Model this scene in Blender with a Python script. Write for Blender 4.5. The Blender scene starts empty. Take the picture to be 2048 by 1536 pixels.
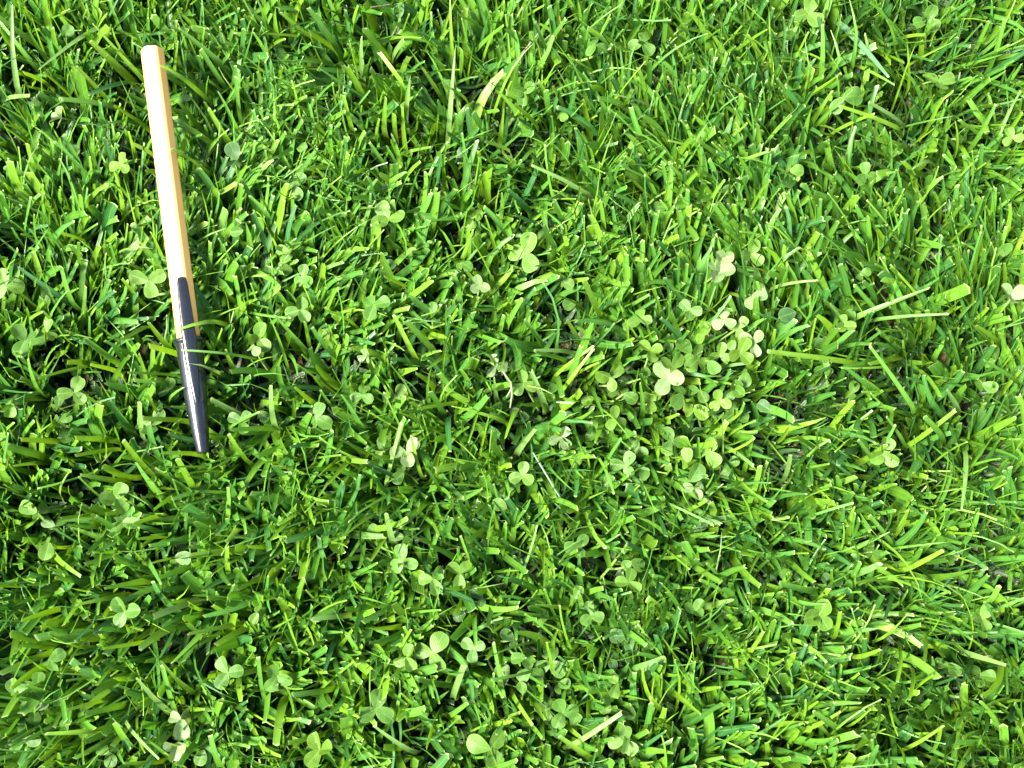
import bpy, math, random
import numpy as np
from mathutils import Matrix, Vector

R = math.radians
rng = np.random.default_rng(11)
random.seed(11)
scene = bpy.context.scene
col = scene.collection

# ------------------------------------------------------------------ camera, sky, sun, exposure
CAM_H, TILT, HFOV = 0.424, R(9.5), R(50)
cam_d = bpy.data.cameras.new('camera')
cam_d.sensor_fit = 'HORIZONTAL'
cam_d.angle = HFOV
cam_d.clip_start, cam_d.clip_end = 0.005, 200
cam = bpy.data.objects.new('camera', cam_d)
col.objects.link(cam)
cam.location = (0, 0, CAM_H)
cam.rotation_euler = (TILT, 0, 0)
scene.camera = cam

SUN_EL, SUN_AZ = R(55), R(196)          # azimuth measured from +X towards +Y (light comes from the lower left of the picture)
world = bpy.data.worlds.new('World')
scene.world = world
world.use_nodes = True
wn = world.node_tree
bg = wn.nodes['Background']
sky = wn.nodes.new('ShaderNodeTexSky')
sky.sky_type = 'NISHITA'
sky.sun_disc = False
sky.sun_elevation = SUN_EL
sky.sun_rotation = R(90) - SUN_AZ
sky.air_density, sky.dust_density = 1.0, 2.5
wn.links.new(sky.outputs[0], bg.inputs[0])
bg.inputs[1].default_value = 0.085

sun_d = bpy.data.lights.new('sun', 'SUN')
sun_d.energy = 5.0
sun_d.angle = R(16)
sun_d.color = (1.0, 0.95, 0.83)
sun = bpy.data.objects.new('sun', sun_d)
col.objects.link(sun)
sdir = Vector((math.cos(SUN_EL) * math.cos(SUN_AZ), math.cos(SUN_EL) * math.sin(SUN_AZ), math.sin(SUN_EL)))
sun.rotation_euler = sdir.to_track_quat('Z', 'Y').to_euler()
sun.location = sdir * 3

vs = scene.view_settings
vs.view_transform = 'Standard'
vs.look = 'None'
vs.gamma = 1
vs.use_curve_mapping = False
vs.exposure = 2.6
scene.cycles.max_bounces = 10
scene.cycles.diffuse_bounces = 5
scene.cycles.transmission_bounces = 6

# ------------------------------------------------------------------ measuring: photo point + height -> place in the lawn (metres)
FPX = 1024 / math.tan(HFOV / 2)
ct, st = math.cos(TILT), math.sin(TILT)

def at(x, y, z):
    dx, dy, dz = (x - 1024) / FPX, -(y - 768) / FPX, -1.0
    wy, wz = dy * ct - dz * st, dy * st + dz * ct
    t = (z - CAM_H) / wz
    return np.array((dx * t, wy * t, z))

def project(P):
    X, Y, Z = P[..., 0], P[..., 1], P[..., 2] - CAM_H
    cy, cz = Y * ct + Z * st, -Y * st + Z * ct
    return 1024 + FPX * X / -cz, 768 - FPX * cy / -cz

MM = 0.001
PXM = 0.149 / 819          # metres per photo pixel at the pen

# ------------------------------------------------------------------ helpers
def link(name, data, parent=None):
    o = bpy.data.objects.new(name, data)
    col.objects.link(o)
    if parent is not None:
        o.parent = parent
    return o

def tag(o, label=None, cat=None, group=None, kind=None):
    if label: o['label'] = label
    if cat: o['category'] = cat
    if group: o['group'] = group
    if kind: o['kind'] = kind
    return o

def mesh_of(name, verts, faces, mat, smooth=True):
    m = bpy.data.meshes.new(name)
    m.from_pydata([tuple(map(float, v)) for v in verts], [], faces)
    if smooth:
        m.polygons.foreach_set('use_smooth', [True] * len(m.polygons))
    m.materials.append(mat)
    m.update()
    return m

def new_mat(name):
    m = bpy.data.materials.new(name)
    m.use_nodes = True
    m.node_tree.nodes.clear()
    return m, m.node_tree.nodes, m.node_tree.links

def node(ns, typ, **kw):
    n = ns.new(typ)
    for k, v in kw.items():
        setattr(n, k, v)
    return n

def mixc(ns, ls, fac, a, b, mode='MIX'):
    n = node(ns, 'ShaderNodeMix', data_type='RGBA', blend_type=mode)
    for s, v in ((n.inputs[0], fac), (n.inputs[6], a), (n.inputs[7], b)):
        if hasattr(v, 'is_linked'):
            ls.new(v, s)
        else:
            s.default_value = v
    return n.outputs[2]

def mth(ns, ls, op, a, b=None, c=None, clamp=False):
    n = node(ns, 'ShaderNodeMath', operation=op, use_clamp=clamp)
    for s, v in zip(n.inputs, (a, b, c)):
        if v is None: continue
        if hasattr(v, 'is_linked'): ls.new(v, s)
        else: s.default_value = v
    return n.outputs[0]

# ------------------------------------------------------------------ materials
def leaf_shader(ns, ls, colour, bump, rough, trans, spec=0.5, yel=(1.6, 1.5, 0.4, 1)):
    pr = node(ns, 'ShaderNodeBsdfPrincipled')
    ls.new(colour, pr.inputs['Base Color'])
    pr.inputs['Roughness'].default_value = rough
    pr.inputs['Specular IOR Level'].default_value = spec
    tr = node(ns, 'ShaderNodeBsdfTranslucent')
    ls.new(mixc(ns, ls, 1.0, colour, yel, 'MULTIPLY'), tr.inputs[0])
    if bump is not None:
        ls.new(bump, pr.inputs['Normal'])
    mx = node(ns, 'ShaderNodeMixShader')
    mx.inputs[0].default_value = trans
    ls.new(pr.outputs[0], mx.inputs[1])
    ls.new(tr.outputs[0], mx.inputs[2])
    out = node(ns, 'ShaderNodeOutputMaterial')
    ls.new(mx.outputs[0], out.inputs[0])

def grass_material():
    m, ns, ls = new_mat('grass_leaf')
    at_ = node(ns, 'ShaderNodeAttribute', attribute_name='tint')
    uv = node(ns, 'ShaderNodeUVMap', uv_map='UVMap')
    sp = node(ns, 'ShaderNodeSeparateXYZ')
    ls.new(uv.outputs[0], sp.inputs[0])
    geo = node(ns, 'ShaderNodeTexCoord')
    nz = node(ns, 'ShaderNodeTexNoise')
    nz.inputs['Scale'].default_value = 260
    nz.inputs['Detail'].default_value = 3
    ls.new(geo.outputs['Object'], nz.inputs['Vector'])
    mott = mth(ns, ls, 'MULTIPLY_ADD', nz.outputs[0], 0.55, 0.72)
    veins = mth(ns, ls, 'SINE', mth(ns, ls, 'MULTIPLY', sp.outputs[0], 44.0))
    vf = mth(ns, ls, 'MULTIPLY_ADD', veins, 0.07, 1.0)
    fac = mth(ns, ls, 'MULTIPLY', mott, vf)
    comb = node(ns, 'ShaderNodeCombineColor')
    for i in range(3): ls.new(fac, comb.inputs[i])
    c = mixc(ns, ls, 1.0, at_.outputs['Color'], comb.outputs[0], 'MULTIPLY')
    # paler midrib
    mid = mth(ns, ls, 'ABSOLUTE', mth(ns, ls, 'SUBTRACT', sp.outputs[0], 0.5))
    rib = mth(ns, ls, 'MULTIPLY', mth(ns, ls, 'LESS_THAN', mid, 0.055), 0.3)
    c = mixc(ns, ls, rib, c, (0.14, 0.25, 0.045, 1))
    # dried, bleached edge where the mower cut the blade
    edge = mth(ns, ls, 'MULTIPLY_ADD', nz.outputs[0], 0.05, 0.945)
    cut = node(ns, 'ShaderNodeMapRange', clamp=True)
    ls.new(sp.outputs[1], cut.inputs[0])
    ls.new(edge, cut.inputs[1])
    cut.inputs[2].default_value = 1.0
    cm = mth(ns, ls, 'MULTIPLY', cut.outputs[0], at_.outputs['Alpha'], clamp=True)
    c = mixc(ns, ls, cm, c, (0.27, 0.36, 0.13, 1))
    bp = node(ns, 'ShaderNodeBump')
    bp.inputs['Strength'].default_value = 0.25
    bp.inputs['Distance'].default_value = 0.0004
    ls.new(veins, bp.inputs['Height'])
    leaf_shader(ns, ls, c, bp.outputs[0], 0.36, 0.36, 0.48)
    return m

def clover_material():
    m, ns, ls = new_mat('clover_leaf')
    oi = node(ns, 'ShaderNodeObjectInfo')
    rho = node(ns, 'ShaderNodeAttribute', attribute_name='rho')
    tc = node(ns, 'ShaderNodeTexCoord')
    nz = node(ns, 'ShaderNodeTexNoise')
    nz.inputs['Scale'].default_value = 4.0
    nz.inputs['Detail'].default_value = 4
    ls.new(tc.outputs['Object'], nz.inputs['Vector'])
    f = mth(ns, ls, 'MULTIPLY_ADD', nz.outputs[0], 0.5, 0.75)
    comb = node(ns, 'ShaderNodeCombineColor')
    for i in range(3): ls.new(f, comb.inputs[i])
    c = mixc(ns, ls, 1.0, oi.outputs['Color'], comb.outputs[0], 'MULTIPLY')
    sp = node(ns, 'ShaderNodeSeparateXYZ')
    ls.new(tc.outputs['Object'], sp.inputs[0])
    ax = mth(ns, ls, 'ABSOLUTE', sp.outputs[0])
    # feathered side veins and pale midrib
    ph = mth(ns, ls, 'SUBTRACT', mth(ns, ls, 'MULTIPLY', sp.outputs[1], 62.0), mth(ns, ls, 'MULTIPLY', ax, 46.0))
    vein = mth(ns, ls, 'SINE', ph)
    c = mixc(ns, ls, mth(ns, ls, 'MULTIPLY_ADD', vein, 0.03, 0.03), c, (0.15, 0.25, 0.06, 1))
    c = mixc(ns, ls, mth(ns, ls, 'MULTIPLY', mth(ns, ls, 'LESS_THAN', ax, 0.016), 0.35), c, (0.16, 0.27, 0.06, 1))
    rim = node(ns, 'ShaderNodeMapRange', clamp=True)
    ls.new(rho.outputs['Fac'], rim.inputs[0])
    rim.inputs[1].default_value, rim.inputs[2].default_value = 0.88, 1.0
    c = mixc(ns, ls, mth(ns, ls, 'MULTIPLY', rim.outputs[0], 0.35), c, (0.17, 0.27, 0.05, 1))
    bp = node(ns, 'ShaderNodeBump')
    bp.inputs['Strength'].default_value = 0.12
    bp.inputs['Distance'].default_value = 0.01
    ls.new(vein, bp.inputs['Height'])
    leaf_shader(ns, ls, c, bp.outputs[0], 0.5, 0.36, 0.28, (1.7, 1.45, 0.4, 1))
    return m

def stem_material():
    m, ns, ls = new_mat('clover_stem')
    rgb = node(ns, 'ShaderNodeRGB')
    rgb.outputs[0].default_value = (0.16, 0.26, 0.06, 1)
    leaf_shader(ns, ls, rgb.outputs[0], None, 0.45, 0.25)
    return m

def soil_material():
    m, ns, ls = new_mat('soil')
    tc = node(ns, 'ShaderNodeTexCoord')
    n1 = node(ns, 'ShaderNodeTexNoise'); n1.inputs['Scale'].default_value = 70; n1.inputs['Detail'].default_value = 8
    n2 = node(ns, 'ShaderNodeTexNoise'); n2.inputs['Scale'].default_value = 420; n2.inputs['Detail'].default_value = 5
    n3 = node(ns, 'ShaderNodeTexNoise'); n3.inputs['Scale'].default_value = 18
    for n in (n1, n2, n3): ls.new(tc.outputs['Object'], n.inputs['Vector'])
    cr = node(ns, 'ShaderNodeValToRGB')
    cr.color_ramp.elements[0].position, cr.color_ramp.elements[0].color = 0.3, (0.0035, 0.003, 0.0018, 1)
    cr.color_ramp.elements[1].position, cr.color_ramp.elements[1].color = 0.72, (0.011, 0.0085, 0.005, 1)
    ls.new(n1.outputs[0], cr.inputs[0])
    moss = node(ns, 'ShaderNodeMapRange', clamp=True)
    ls.new(n3.outputs[0], moss.inputs[0]); moss.inputs[1].default_value, moss.inputs[2].default_value = 0.45, 0.65
    c = mixc(ns, ls, mth(ns, ls, 'MULTIPLY', moss.outputs[0], 0.55), cr.outputs[0], (0.006, 0.011, 0.003, 1))
    bp = node(ns, 'ShaderNodeBump'); bp.inputs['Strength'].default_value = 0.9; bp.inputs['Distance'].default_value = 0.003
    ls.new(mth(ns, ls, 'ADD', n1.outputs[0], mth(ns, ls, 'MULTIPLY', n2.outputs[0], 0.5)), bp.inputs['Height'])
    pr = node(ns, 'ShaderNodeBsdfPrincipled'); pr.inputs['Roughness'].default_value = 0.95; pr.inputs['Specular IOR Level'].default_value = 0.08
    ls.new(c, pr.inputs['Base Color']); ls.new(bp.outputs[0], pr.inputs['Normal'])
    out = node(ns, 'ShaderNodeOutputMaterial'); ls.new(pr.outputs[0], out.inputs[0])
    return m

def plastic(name, colour, rough, scratch, spec=0.5, coat=0.0, coat_rough=0.2, sss=0.0):
    m, ns, ls = new_mat(name)
    tc = node(ns, 'ShaderNodeTexCoord')
    mp = node(ns, 'ShaderNodeMapping')
    mp.inputs['Scale'].default_value = (60, 900, 900)
    ls.new(tc.outputs['Object'], mp.inputs[0])
    nz = node(ns, 'ShaderNodeTexNoise'); nz.inputs['Scale'].default_value = 1.0; nz.inputs['Detail'].default_value = 6
    ls.new(mp.outputs[0], nz.inputs['Vector'])
    n2 = node(ns, 'ShaderNodeTexNoise'); n2.inputs['Scale'].default_value = 320; n2.inputs['Detail'].default_value = 4
    ls.new(tc.outputs['Object'], n2.inputs['Vector'])
    pr = node(ns, 'ShaderNodeBsdfPrincipled')
    pr.inputs['Base Color'].default_value = colour
    pr.inputs['Specular IOR Level'].default_value = spec
    pr.inputs['Coat Weight'].default_value = coat
    pr.inputs['Coat Roughness'].default_value = coat_rough
    ls.new(mth(ns, ls, 'MULTIPLY_ADD', n2.outputs[0], scratch, rough - scratch * 0.5, clamp=True), pr.inputs['Roughness'])
    bp = node(ns, 'ShaderNodeBump'); bp.inputs['Strength'].default_value = 0.35 * scratch / 0.25; bp.inputs['Distance'].default_value = 0.0002
    ls.new(mth(ns, ls, 'ADD', nz.outputs[0], mth(ns, ls, 'MULTIPLY', n2.outputs[0], 1.4)), bp.inputs['Height'])
    ls.new(bp.outputs[0], pr.inputs['Normal'])
    out = node(ns, 'ShaderNodeOutputMaterial'); ls.new(pr.outputs[0], out.inputs[0])
    return m

M_GRASS, M_CLOVER, M_STEM, M_SOIL = grass_material(), clover_material(), stem_material(), soil_material()
M_BARREL = plastic('orange_plastic', (0.96, 0.40, 0.11, 1), 0.5, 0.05, 0.3, 1.0, 0.42)
M_BLACK = plastic('black_plastic', (0.005, 0.006, 0.009, 1), 0.25, 0.2, 0.55)

# ------------------------------------------------------------------ the ground
gv, gf = [], []
xs = sorted(set(list(np.linspace(-0.7, 0.7, 90)) + [-60, -20, -5, -2, -1, 1, 2, 5, 20, 60]))
def ground_z(x, y):
    return 0.0016 * (math.sin(41 * x + 1.3) * math.cos(37 * y) + 0.6 * math.sin(93 * x - 60 * y)) if abs(x) < 1 and abs(y) < 1 else 0.0
n = len(xs)
for y in xs:
    for x in xs:
        gv.append((x, y, ground_z(x, y)))
for j in range(n - 1):
    for i in range(n - 1):
        gf.append((j * n + i, j * n + i + 1, (j + 1) * n + i + 1, (j + 1) * n + i))
ground = link('ground', mesh_of('ground', gv, gf, M_SOIL))
tag(ground, 'dark brown mossy soil under the lawn', 'ground', kind='structure')

# ------------------------------------------------------------------ the pen
PA, PB = at(304, 97, 0.0375), at(406, 906, 0.0245)          # centre line: plug end, cap tip
axis = PB - PA
PEN_L = float(np.linalg.norm(axis))
ex = axis / PEN_L
ez = np.array((0, 0, 1.0)); ez = ez - ex * ez.dot(ex); ez /= np.linalg.norm(ez)
ey = np.cross(ez, ex)                                          # towards the right of the picture: ey = ez x ex
K = PEN_L / 0.149
print('pen length', PEN_L)
pen = link('ballpoint_pen', None)
tag(pen, 'capped orange ballpoint pen with black cap and clip lying on the lawn', 'pen')
pen.matrix_world = Matrix(((ex[0], ey[0], ez[0], PA[0]), (ex[1], ey[1], ez[1], PA[1]), (ex[2], ey[2], ez[2], PA[2]), (0, 0, 0, 1)))

def loft(rings, cap=True):
    v, f = [], []
    k = len(rings[0])
    for r in rings: v += r
    for a in range(len(rings) - 1):
        for b in range(k):
            c = (b + 1) % k
            f.append((a * k + b, (a + 1) * k + b, (a + 1) * k + c, a * k + c))
    if cap:
        f.append(tuple(range(k)))
        f.append(tuple((len(rings) - 1) * k + b for b in range(k - 1, -1, -1)))
    return v, f

SEG = 60
HEXROT = R(95)          # one flat looks almost straight up
def hex_r(th, flat, roundness):
    a = (th - HEXROT + math.pi / 6) % (math.pi / 3) - math.pi / 6
    return min(flat / math.cos(a), flat * (1 + roundness))
def ring(s, fr):
    out = []
    for i in range(SEG):
        th = 2 * math.pi * i / SEG
        r = fr(th)
        out.append((s, -r * math.cos(th), r * math.sin(th)))
    return out
RK = 0.90 * K                                                 # girth
FLAT = 4.2 * MM * RK
br = [ring(s * K, lambda th, q=q: hex_r(th, FLAT * q, 0.075)) for s, q in
      ((0.0004, 0.93), (0.0007, 0.975), (0.0012, 1.0), (0.04, 1.0), (0.08, 1.0), (0.1108, 1.0))]
link('barrel', mesh_of('barrel', *loft(br), M_BARREL), pen)
pl = [ring(s * K, lambda th, r=r: r * MM * RK) for s, r in ((-0.0007, 2.2), (-0.0006, 3.2), (-0.0001, 3.75), (0.0006, 3.8))]
link('end_plug', mesh_of('end_plug', *loft(pl), M_BLACK), pen)

cap_prof = ((107.6, 4.9), (107.7, 5.45), (108.0, 5.68), (108.7, 5.68), (109.05, 5.5), (109.2, 5.16), (110, 5.14), (114, 5.06), (119, 4.92), (124, 4.68), (129, 4.36),
            (134, 4.0), (139, 3.6), (143, 3.15), (146.5, 2.66), (148.5, 2.34), (148.9, 2.2), (149, 1.8))
cr_ = [ring(s * MM * K, lambda th, r=r: r * MM * RK) for s, r in cap_prof]
cap = link('cap', mesh_of('cap', *loft(cr_), M_BLACK), pen)
# pocket clip: a tapering rounded tongue over the barrel that runs down the cap as a raised rib
CLIP_ROT = R(17)
clip_prof = (  # s, half width, underside height, top height (mm)
    (86.2, 0.7, 5.1, 5.5), (86.45, 1.3, 4.95, 5.85), (87.1, 1.75, 4.85, 6.1), (88.6, 2.05, 4.85, 6.3), (95, 2.35, 4.85, 6.5), (102, 2.6, 4.8, 6.7),
    (107.5, 2.75, 4.6, 6.85), (110, 2.8, 4.0, 6.75), (114, 2.65, 3.8, 6.5), (119, 2.35, 3.7, 6.1), (124, 1.9, 3.5, 5.55), (128, 1.4, 3.3, 4.95), (131, 0.8, 3.1, 4.4), (132.4, 0.4, 3.0, 4.1))
rings = []
for s, hw, z0, z1 in clip_prof:
    r_ = []
    b = min(hw * 0.55, (z1 - z0) * 0.45)
    pts = [(-hw, z0), (-hw, z1 - b), (-hw + b * 0.3, z1 - b * 0.3), (-hw + b, z1), (-hw * 0.2, z1 + 0.06), (hw * 0.2, z1 + 0.06), (hw - b, z1), (hw - b * 0.3, z1 - b * 0.3), (hw, z1 - b), (hw, z0)]
    for y, z in pts:
        yy = y * math.cos(CLIP_ROT) + z * math.sin(CLIP_ROT)
        zz = -y * math.sin(CLIP_ROT) + z * math.cos(CLIP_ROT)
        r_.append((s * MM * K, yy * MM * RK, zz * MM * RK))
    rings.append(r_)
clip = link('clip', mesh_of('clip', *loft(rings), M_BLACK), cap)

# ------------------------------------------------------------------ blades of grass: one builder for the lawn and for single blades
KR = 8                                                   # rows along a blade
def blade_mesh(name, P, S, W, tint, fold, pointed, jag, seed=0):
    """P (n,KR,3) centre lines, S (n,KR,3) sideways unit vectors, W (n,) widths, tint (n,4), fold (n,), pointed (n,) bool"""
    n = len(P)
    r = np.random.default_rng(seed)
    T = np.gradient(P, axis=1)
    T /= np.linalg.norm(T, axis=2, keepdims=True) + 1e-12
    S = S - T * (S * T).sum(2, keepdims=True)
    S /= np.linalg.norm(S, axis=2, keepdims=True) + 1e-12
    N = np.cross(T, S)
    s = np.linspace(0, 1, KR)
    blunt = np.interp(s, [0, 0.25, 0.8, 1], [0.72, 1.0, 1.0, 1.0])
    sharp = np.interp(s, [0, 0.25, 0.55, 0.85, 1], [0.72, 1.0, 0.95, 0.45, 0.05])
    tip = np.clip(r.normal(0.54, 0.22, n), 0.12, 0.95)
    taper = 1 - (1 - tip[:, None]) * np.clip((s[None] - 0.35) / 0.65, 0, 1) ** 1.6
    prof = np.where(pointed[:, None], sharp[None], blunt[None] * taper) * W[:, None]
    V = np.empty((n, KR, 3, 3))
    half = prof[..., None] * 0.5
    lift = N * (prof * fold[:, None])[..., None]
    V[:, :, 0] = P - S * half + lift
    V[:, :, 1] = P
    V[:, :, 2] = P + S * half + lift
    j = (r.random((n, 3)) - 0.6) * jag * np.where(pointed, 0.1, 1.0)[:, None] * W[:, None]
    V[:, -1] += T[:, -1][:, None, :] * j[..., None]
    V = V.reshape(-1, 3)
    base = np.arange(n)[:, None] * (KR * 3)
    q = []
    for k in range(KR - 1):
        for c in range(2):
            a = k * 3 + c
            q.append((a, a + 1, a + 4, a + 3))
    q = np.array(q)
    F = (base[:, :, None] + q[None]).reshape(-1, 4)
    me = bpy.data.meshes.new(name)
    me.vertices.add(len(V)); me.vertices.foreach_set('co', V.ravel())
    me.loops.add(F.size); me.loops.foreach_set('vertex_index', F.ravel())
    me.polygons.add(len(F)); me.polygons.foreach_set('loop_start', np.arange(0, F.size, 4))
    me.polygons.foreach_set('use_smooth', np.ones(len(F), bool))
    me.update(calc_edges=True)
    uvv = np.empty((n, KR, 3, 2))
    uvv[..., 0] = np.array((0, 0.5, 1))[None, None]
    uvv[..., 1] = s[None, :, None]
    uvv = uvv.reshape(-1, 2)
    ul = me.uv_layers.new(name='UVMap')
    ul.data.foreach_set('uv', uvv[F.ravel()].ravel())
    ca = me.color_attributes.new('tint', 'FLOAT_COLOR', 'POINT')
    ca.data.foreach_set('color', np.repeat(tint, KR * 3, axis=0).ravel())
    me.materials.append(M_GRASS)
    return me

def grass_tint(n, r, yellow=0.0):
    a = r.random(n)
    c0, c1, c2 = np.array((0.021, 0.092, 0.021)), np.array((0.051, 0.156, 0.014)), np.array((0.106, 0.215, 0.010))
    t = np.clip(r.normal(0.5 + yellow, 0.27, n), 0, 1)[:, None]
    c = np.where(t < 0.5, c0 + (c1 - c0) * t * 2, c1 + (c2 - c1) * (t - 0.5) * 2)
    c *= (0.85 + 0.3 * a)[:, None]
    return c

# ---- prominent single blades, measured off the photograph: base x, y, tip x, y, width (photo pixels), look
# look: n normal, y yellow-green, d dark green, w pale, p pointed tip, b bluish
HERO = """905 115 900 -6 9 y;897 270 911 90 11 wp;883 195 817 96 10 yp;801 205 758 104 10 y k808,168;811 234 821 150 13 wp;725 191 694 131 15 y;709 277 686 188 10 y
676 102 616 15 16 n;678 105 618 66 14 y;776 113 725 60 13 y;805 72 819 29 14 n;776 78 842 76 10 y;725 141 723 74 14 w;785 113 809 78 13 w;768 264 772 193 13 y
795 270 791 228 17 y;809 283 805 215 11 y;754 275 760 238 15 y;705 66 717 10 16 y;932 201 889 172 18 n;969 115 989 62 12 y;963 57 924 37 20 n
1705 131 1698 -4 9 n k1715,62;1672 39 1779 157 15 b;1641 168 1645 50 12 n;1646 162 1661 59 9 n k1685,122;1818 179 1814 83 7 yp;1830 122 1904 85 7 y;1981 131 2009 37 11 n
1860 247 1906 182 9 y k1880,200;1943 295 1992 206 11 n;1751 328 1744 256 14 w;1847 254 1817 188 11 d;1792 223 1810 175 8 n;1812 256 1736 206 13 w;1806 260 1679 212 10 y
1670 262 1751 227 9 y;1635 249 1687 271 8 yp;1637 245 1705 180 9 n;1632 232 1666 179 12 y;1911 311 1910 243 7 y;1764 335 1779 276 8 y;1876 335 1825 337 9 w k1850,318
36 186 24 10 12 w;70 133 -2 40 12 n;221 40 77 139 10 w;255 154 178 80 18 y;285 158 185 47 10 y;224 208 152 132 10 y;136 186 87 143 6 y;252 82 219 -2 11 n;93 113 64 36 8 y
90 117 50 45 8 n;262 163 175 190 10 d;240 217 118 199 14 n;-2 208 60 192 12 w;138 188 137 147 9 n;90 165 46 146 14 y;430 193 333 143 15 y;456 141 355 55 15 n;348 180 356 81 9 y
448 172 400 97 10 n;396 252 358 204 11 y;456 281 417 216 14 y;429 291 354 241 12 y;481 240 473 154 10 n;512 189 508 147 10 y;362 339 373 277 16 y;415 331 354 310 6 y
304 308 262 287 12 w;298 258 229 212 10 y;290 179 269 167 6 y;303 325 275 320 9 y;378 842 284 837 11 y;345 770 267 760 11 n;352 750 253 745 6 n;321 830 297 787 10 y;287 878 280 803 11 w
396 908 320 906 10 y;552 857 462 860 12 n;480 830 420 797 14 w;548 849 542 770 14 w;469 739 451 697 12 y;296 940 246 880 12 y;340 697 297 645 14 y;352 708 296 692 14 y;296 652 243 682 13 n
453 860 520 824 8 n;496 925 457 868 9 y;147 611 123 532 13 n;130 600 38 535 14 d;287 608 243 556 8 y;68 608 27 573 9 y;145 688 116 655 10 y;76 780 56 717 12 n;222 718 168 676 14 n
165 735 76 758 9 y;233 741 181 729 10 y;254 851 219 799 14 d;233 881 147 876 13 y;128 884 38 879 13 y;85 912 14 892 15 n;252 955 205 932 13 y;240 963 157 949 13 y;235 898 150 912 9 y
120 988 144 937 10 wp;215 1005 157 953 6 n;330 1030 267 1050 13 y;105 1105 163 1153 13 y;133 1096 72 1092 8 y;285 1165 208 1178 16 n;245 1190 150 1210 13 y;118 1218 41 1242 13 y
345 1118 304 1127 13 y;395 1200 304 1235 13 w;490 1245 376 1268 10 y;295 1283 205 1297 9 y;345 1430 273 1356 13 w;357 1440 325 1330 11 n;388 1388 322 1322 11 y;200 1460 92 1467 12 y
238 1412 171 1427 14 n;219 1396 133 1420 10 y;246 1440 318 1518 8 w;312 1523 246 1526 12 y;105 1303 0 1347 12 y;567 1400 552 1488 18 y;533 1415 516 1312 8 n;478 1058 452 1086 12 w
457 1150 454 1092 12 y;700 1230 625 1238 12 w;668 1285 648 1345 12 d;656 1380 583 1390 12 n;640 1470 574 1486 10 y;446 1542 420 1468 14 n;875 710 810 640 12 n;828 710 788 630 11 y
606 693 548 628 11 n;770 980 804 845 9 w;842 953 822 870 8 y;914 806 832 819 9 y;1013 843 903 812 9 y;705 915 655 970 14 y;630 810 590 775 13 y;895 835 900 905 14 d;818 577 767 553 11 y
1013 652 1045 597 14 n;1033 905 1070 858 14 w;1088 810 1060 740 15 w;992 795 988 755 11 w;860 765 829 745 14 y;1127 778 1188 697 9 y;1150 750 1197 725 8 y;1139 762 1163 690 15 n
1113 748 1188 692 8 y;1148 705 1068 702 10 w;1126 720 1072 706 12 n;1160 684 1134 640 10 y;1086 693 1048 640 12 n;1113 750 1125 795 12 n;1182 777 1207 835 10 n;1286 823 1280 765 12 n
1722 728 1535 703 12 y;1700 640 1862 575 14 n;1834 826 1738 690 10 n;1548 574 1635 561 8 w;1695 660 1660 608 8 w;1740 640 1897 628 8 n;1890 885 1848 833 12 n;1820 890 1912 820 10 y
1918 828 1892 780 14 w;1813 898 1772 833 9 n;1932 898 1923 1020 10 w;1759 945 1715 880 10 n;2005 584 2008 525 14 y;2042 770 1966 720 10 n;2002 690 1950 650 15 y;1558 880 1578 853 12 y
1568 960 1581 908 11 w;1444 935 1444 832 6 wp;1785 1090 1738 1031 10 n;1790 1075 1816 1020 8 y;1640 1188 1558 1168 13 n;1810 1141 1888 1100 10 y;1775 1153 1710 1166 8 y;1420 1210 1467 1199 13 w
1669 1278 1680 1222 10 y;1758 1280 1815 1227 8 y;1850 1265 1848 1322 12 y;1798 1285 1793 1366 9 y;1826 1335 1817 1402 10 y;1789 1175 1766 1245 13 d;1945 1310 2011 1330 12 w
1712 1315 1762 1298 12 y;1690 1468 1625 1422 13 n;1693 1455 1741 1418 7 y;1352 1390 1403 1431 12 y;1472 1380 1472 1316 9 y;1485 1325 1527 1262 10 y;1862 1505 1880 1452 13 y;1806 1500 1888 1450 10 y
1795 1490 1808 1527 12 y;1186 395 1064 331 10 w;1316 373 1240 332 9 n;1312 218 1227 189 8 w;1104 133 1067 45 9 n;1193 150 1114 102 9 y;1302 80 1268 31 12 n;1128 219 1104 174 13 w
1001 280 1008 219 12 y;1076 253 1029 209 10 y;1022 304 970 284 11 w;977 396 970 342 13 y;1056 420 1015 379 15 d;994 513 970 431 9 y;772 335 738 284 9 n;1186 267 1141 232 13 n
830 1507 748 1452 11 w;1018 1445 987 1285 9 n;905 1397 929 1329 13 w;1080 1339 981 1360 6 n;1107 1346 1093 1284 9 y;899 1431 936 1404 12 n;948 1230 953 1294 10 n;800 1254 741 1257 12 y
1138 1216 1070 1209 9 y;1018 1120 1053 1146 14 n;785 1083 772 1025 14 w;1186 1520 1117 1472 12 y;1141 1493 1244 1425 11 w;1256 1450 1247 1507 14 w;1025 1390 1066 1452 9 y;1216 1031 1118 1124 6 n;1085 1090 1087 1148 9 y"""

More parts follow.
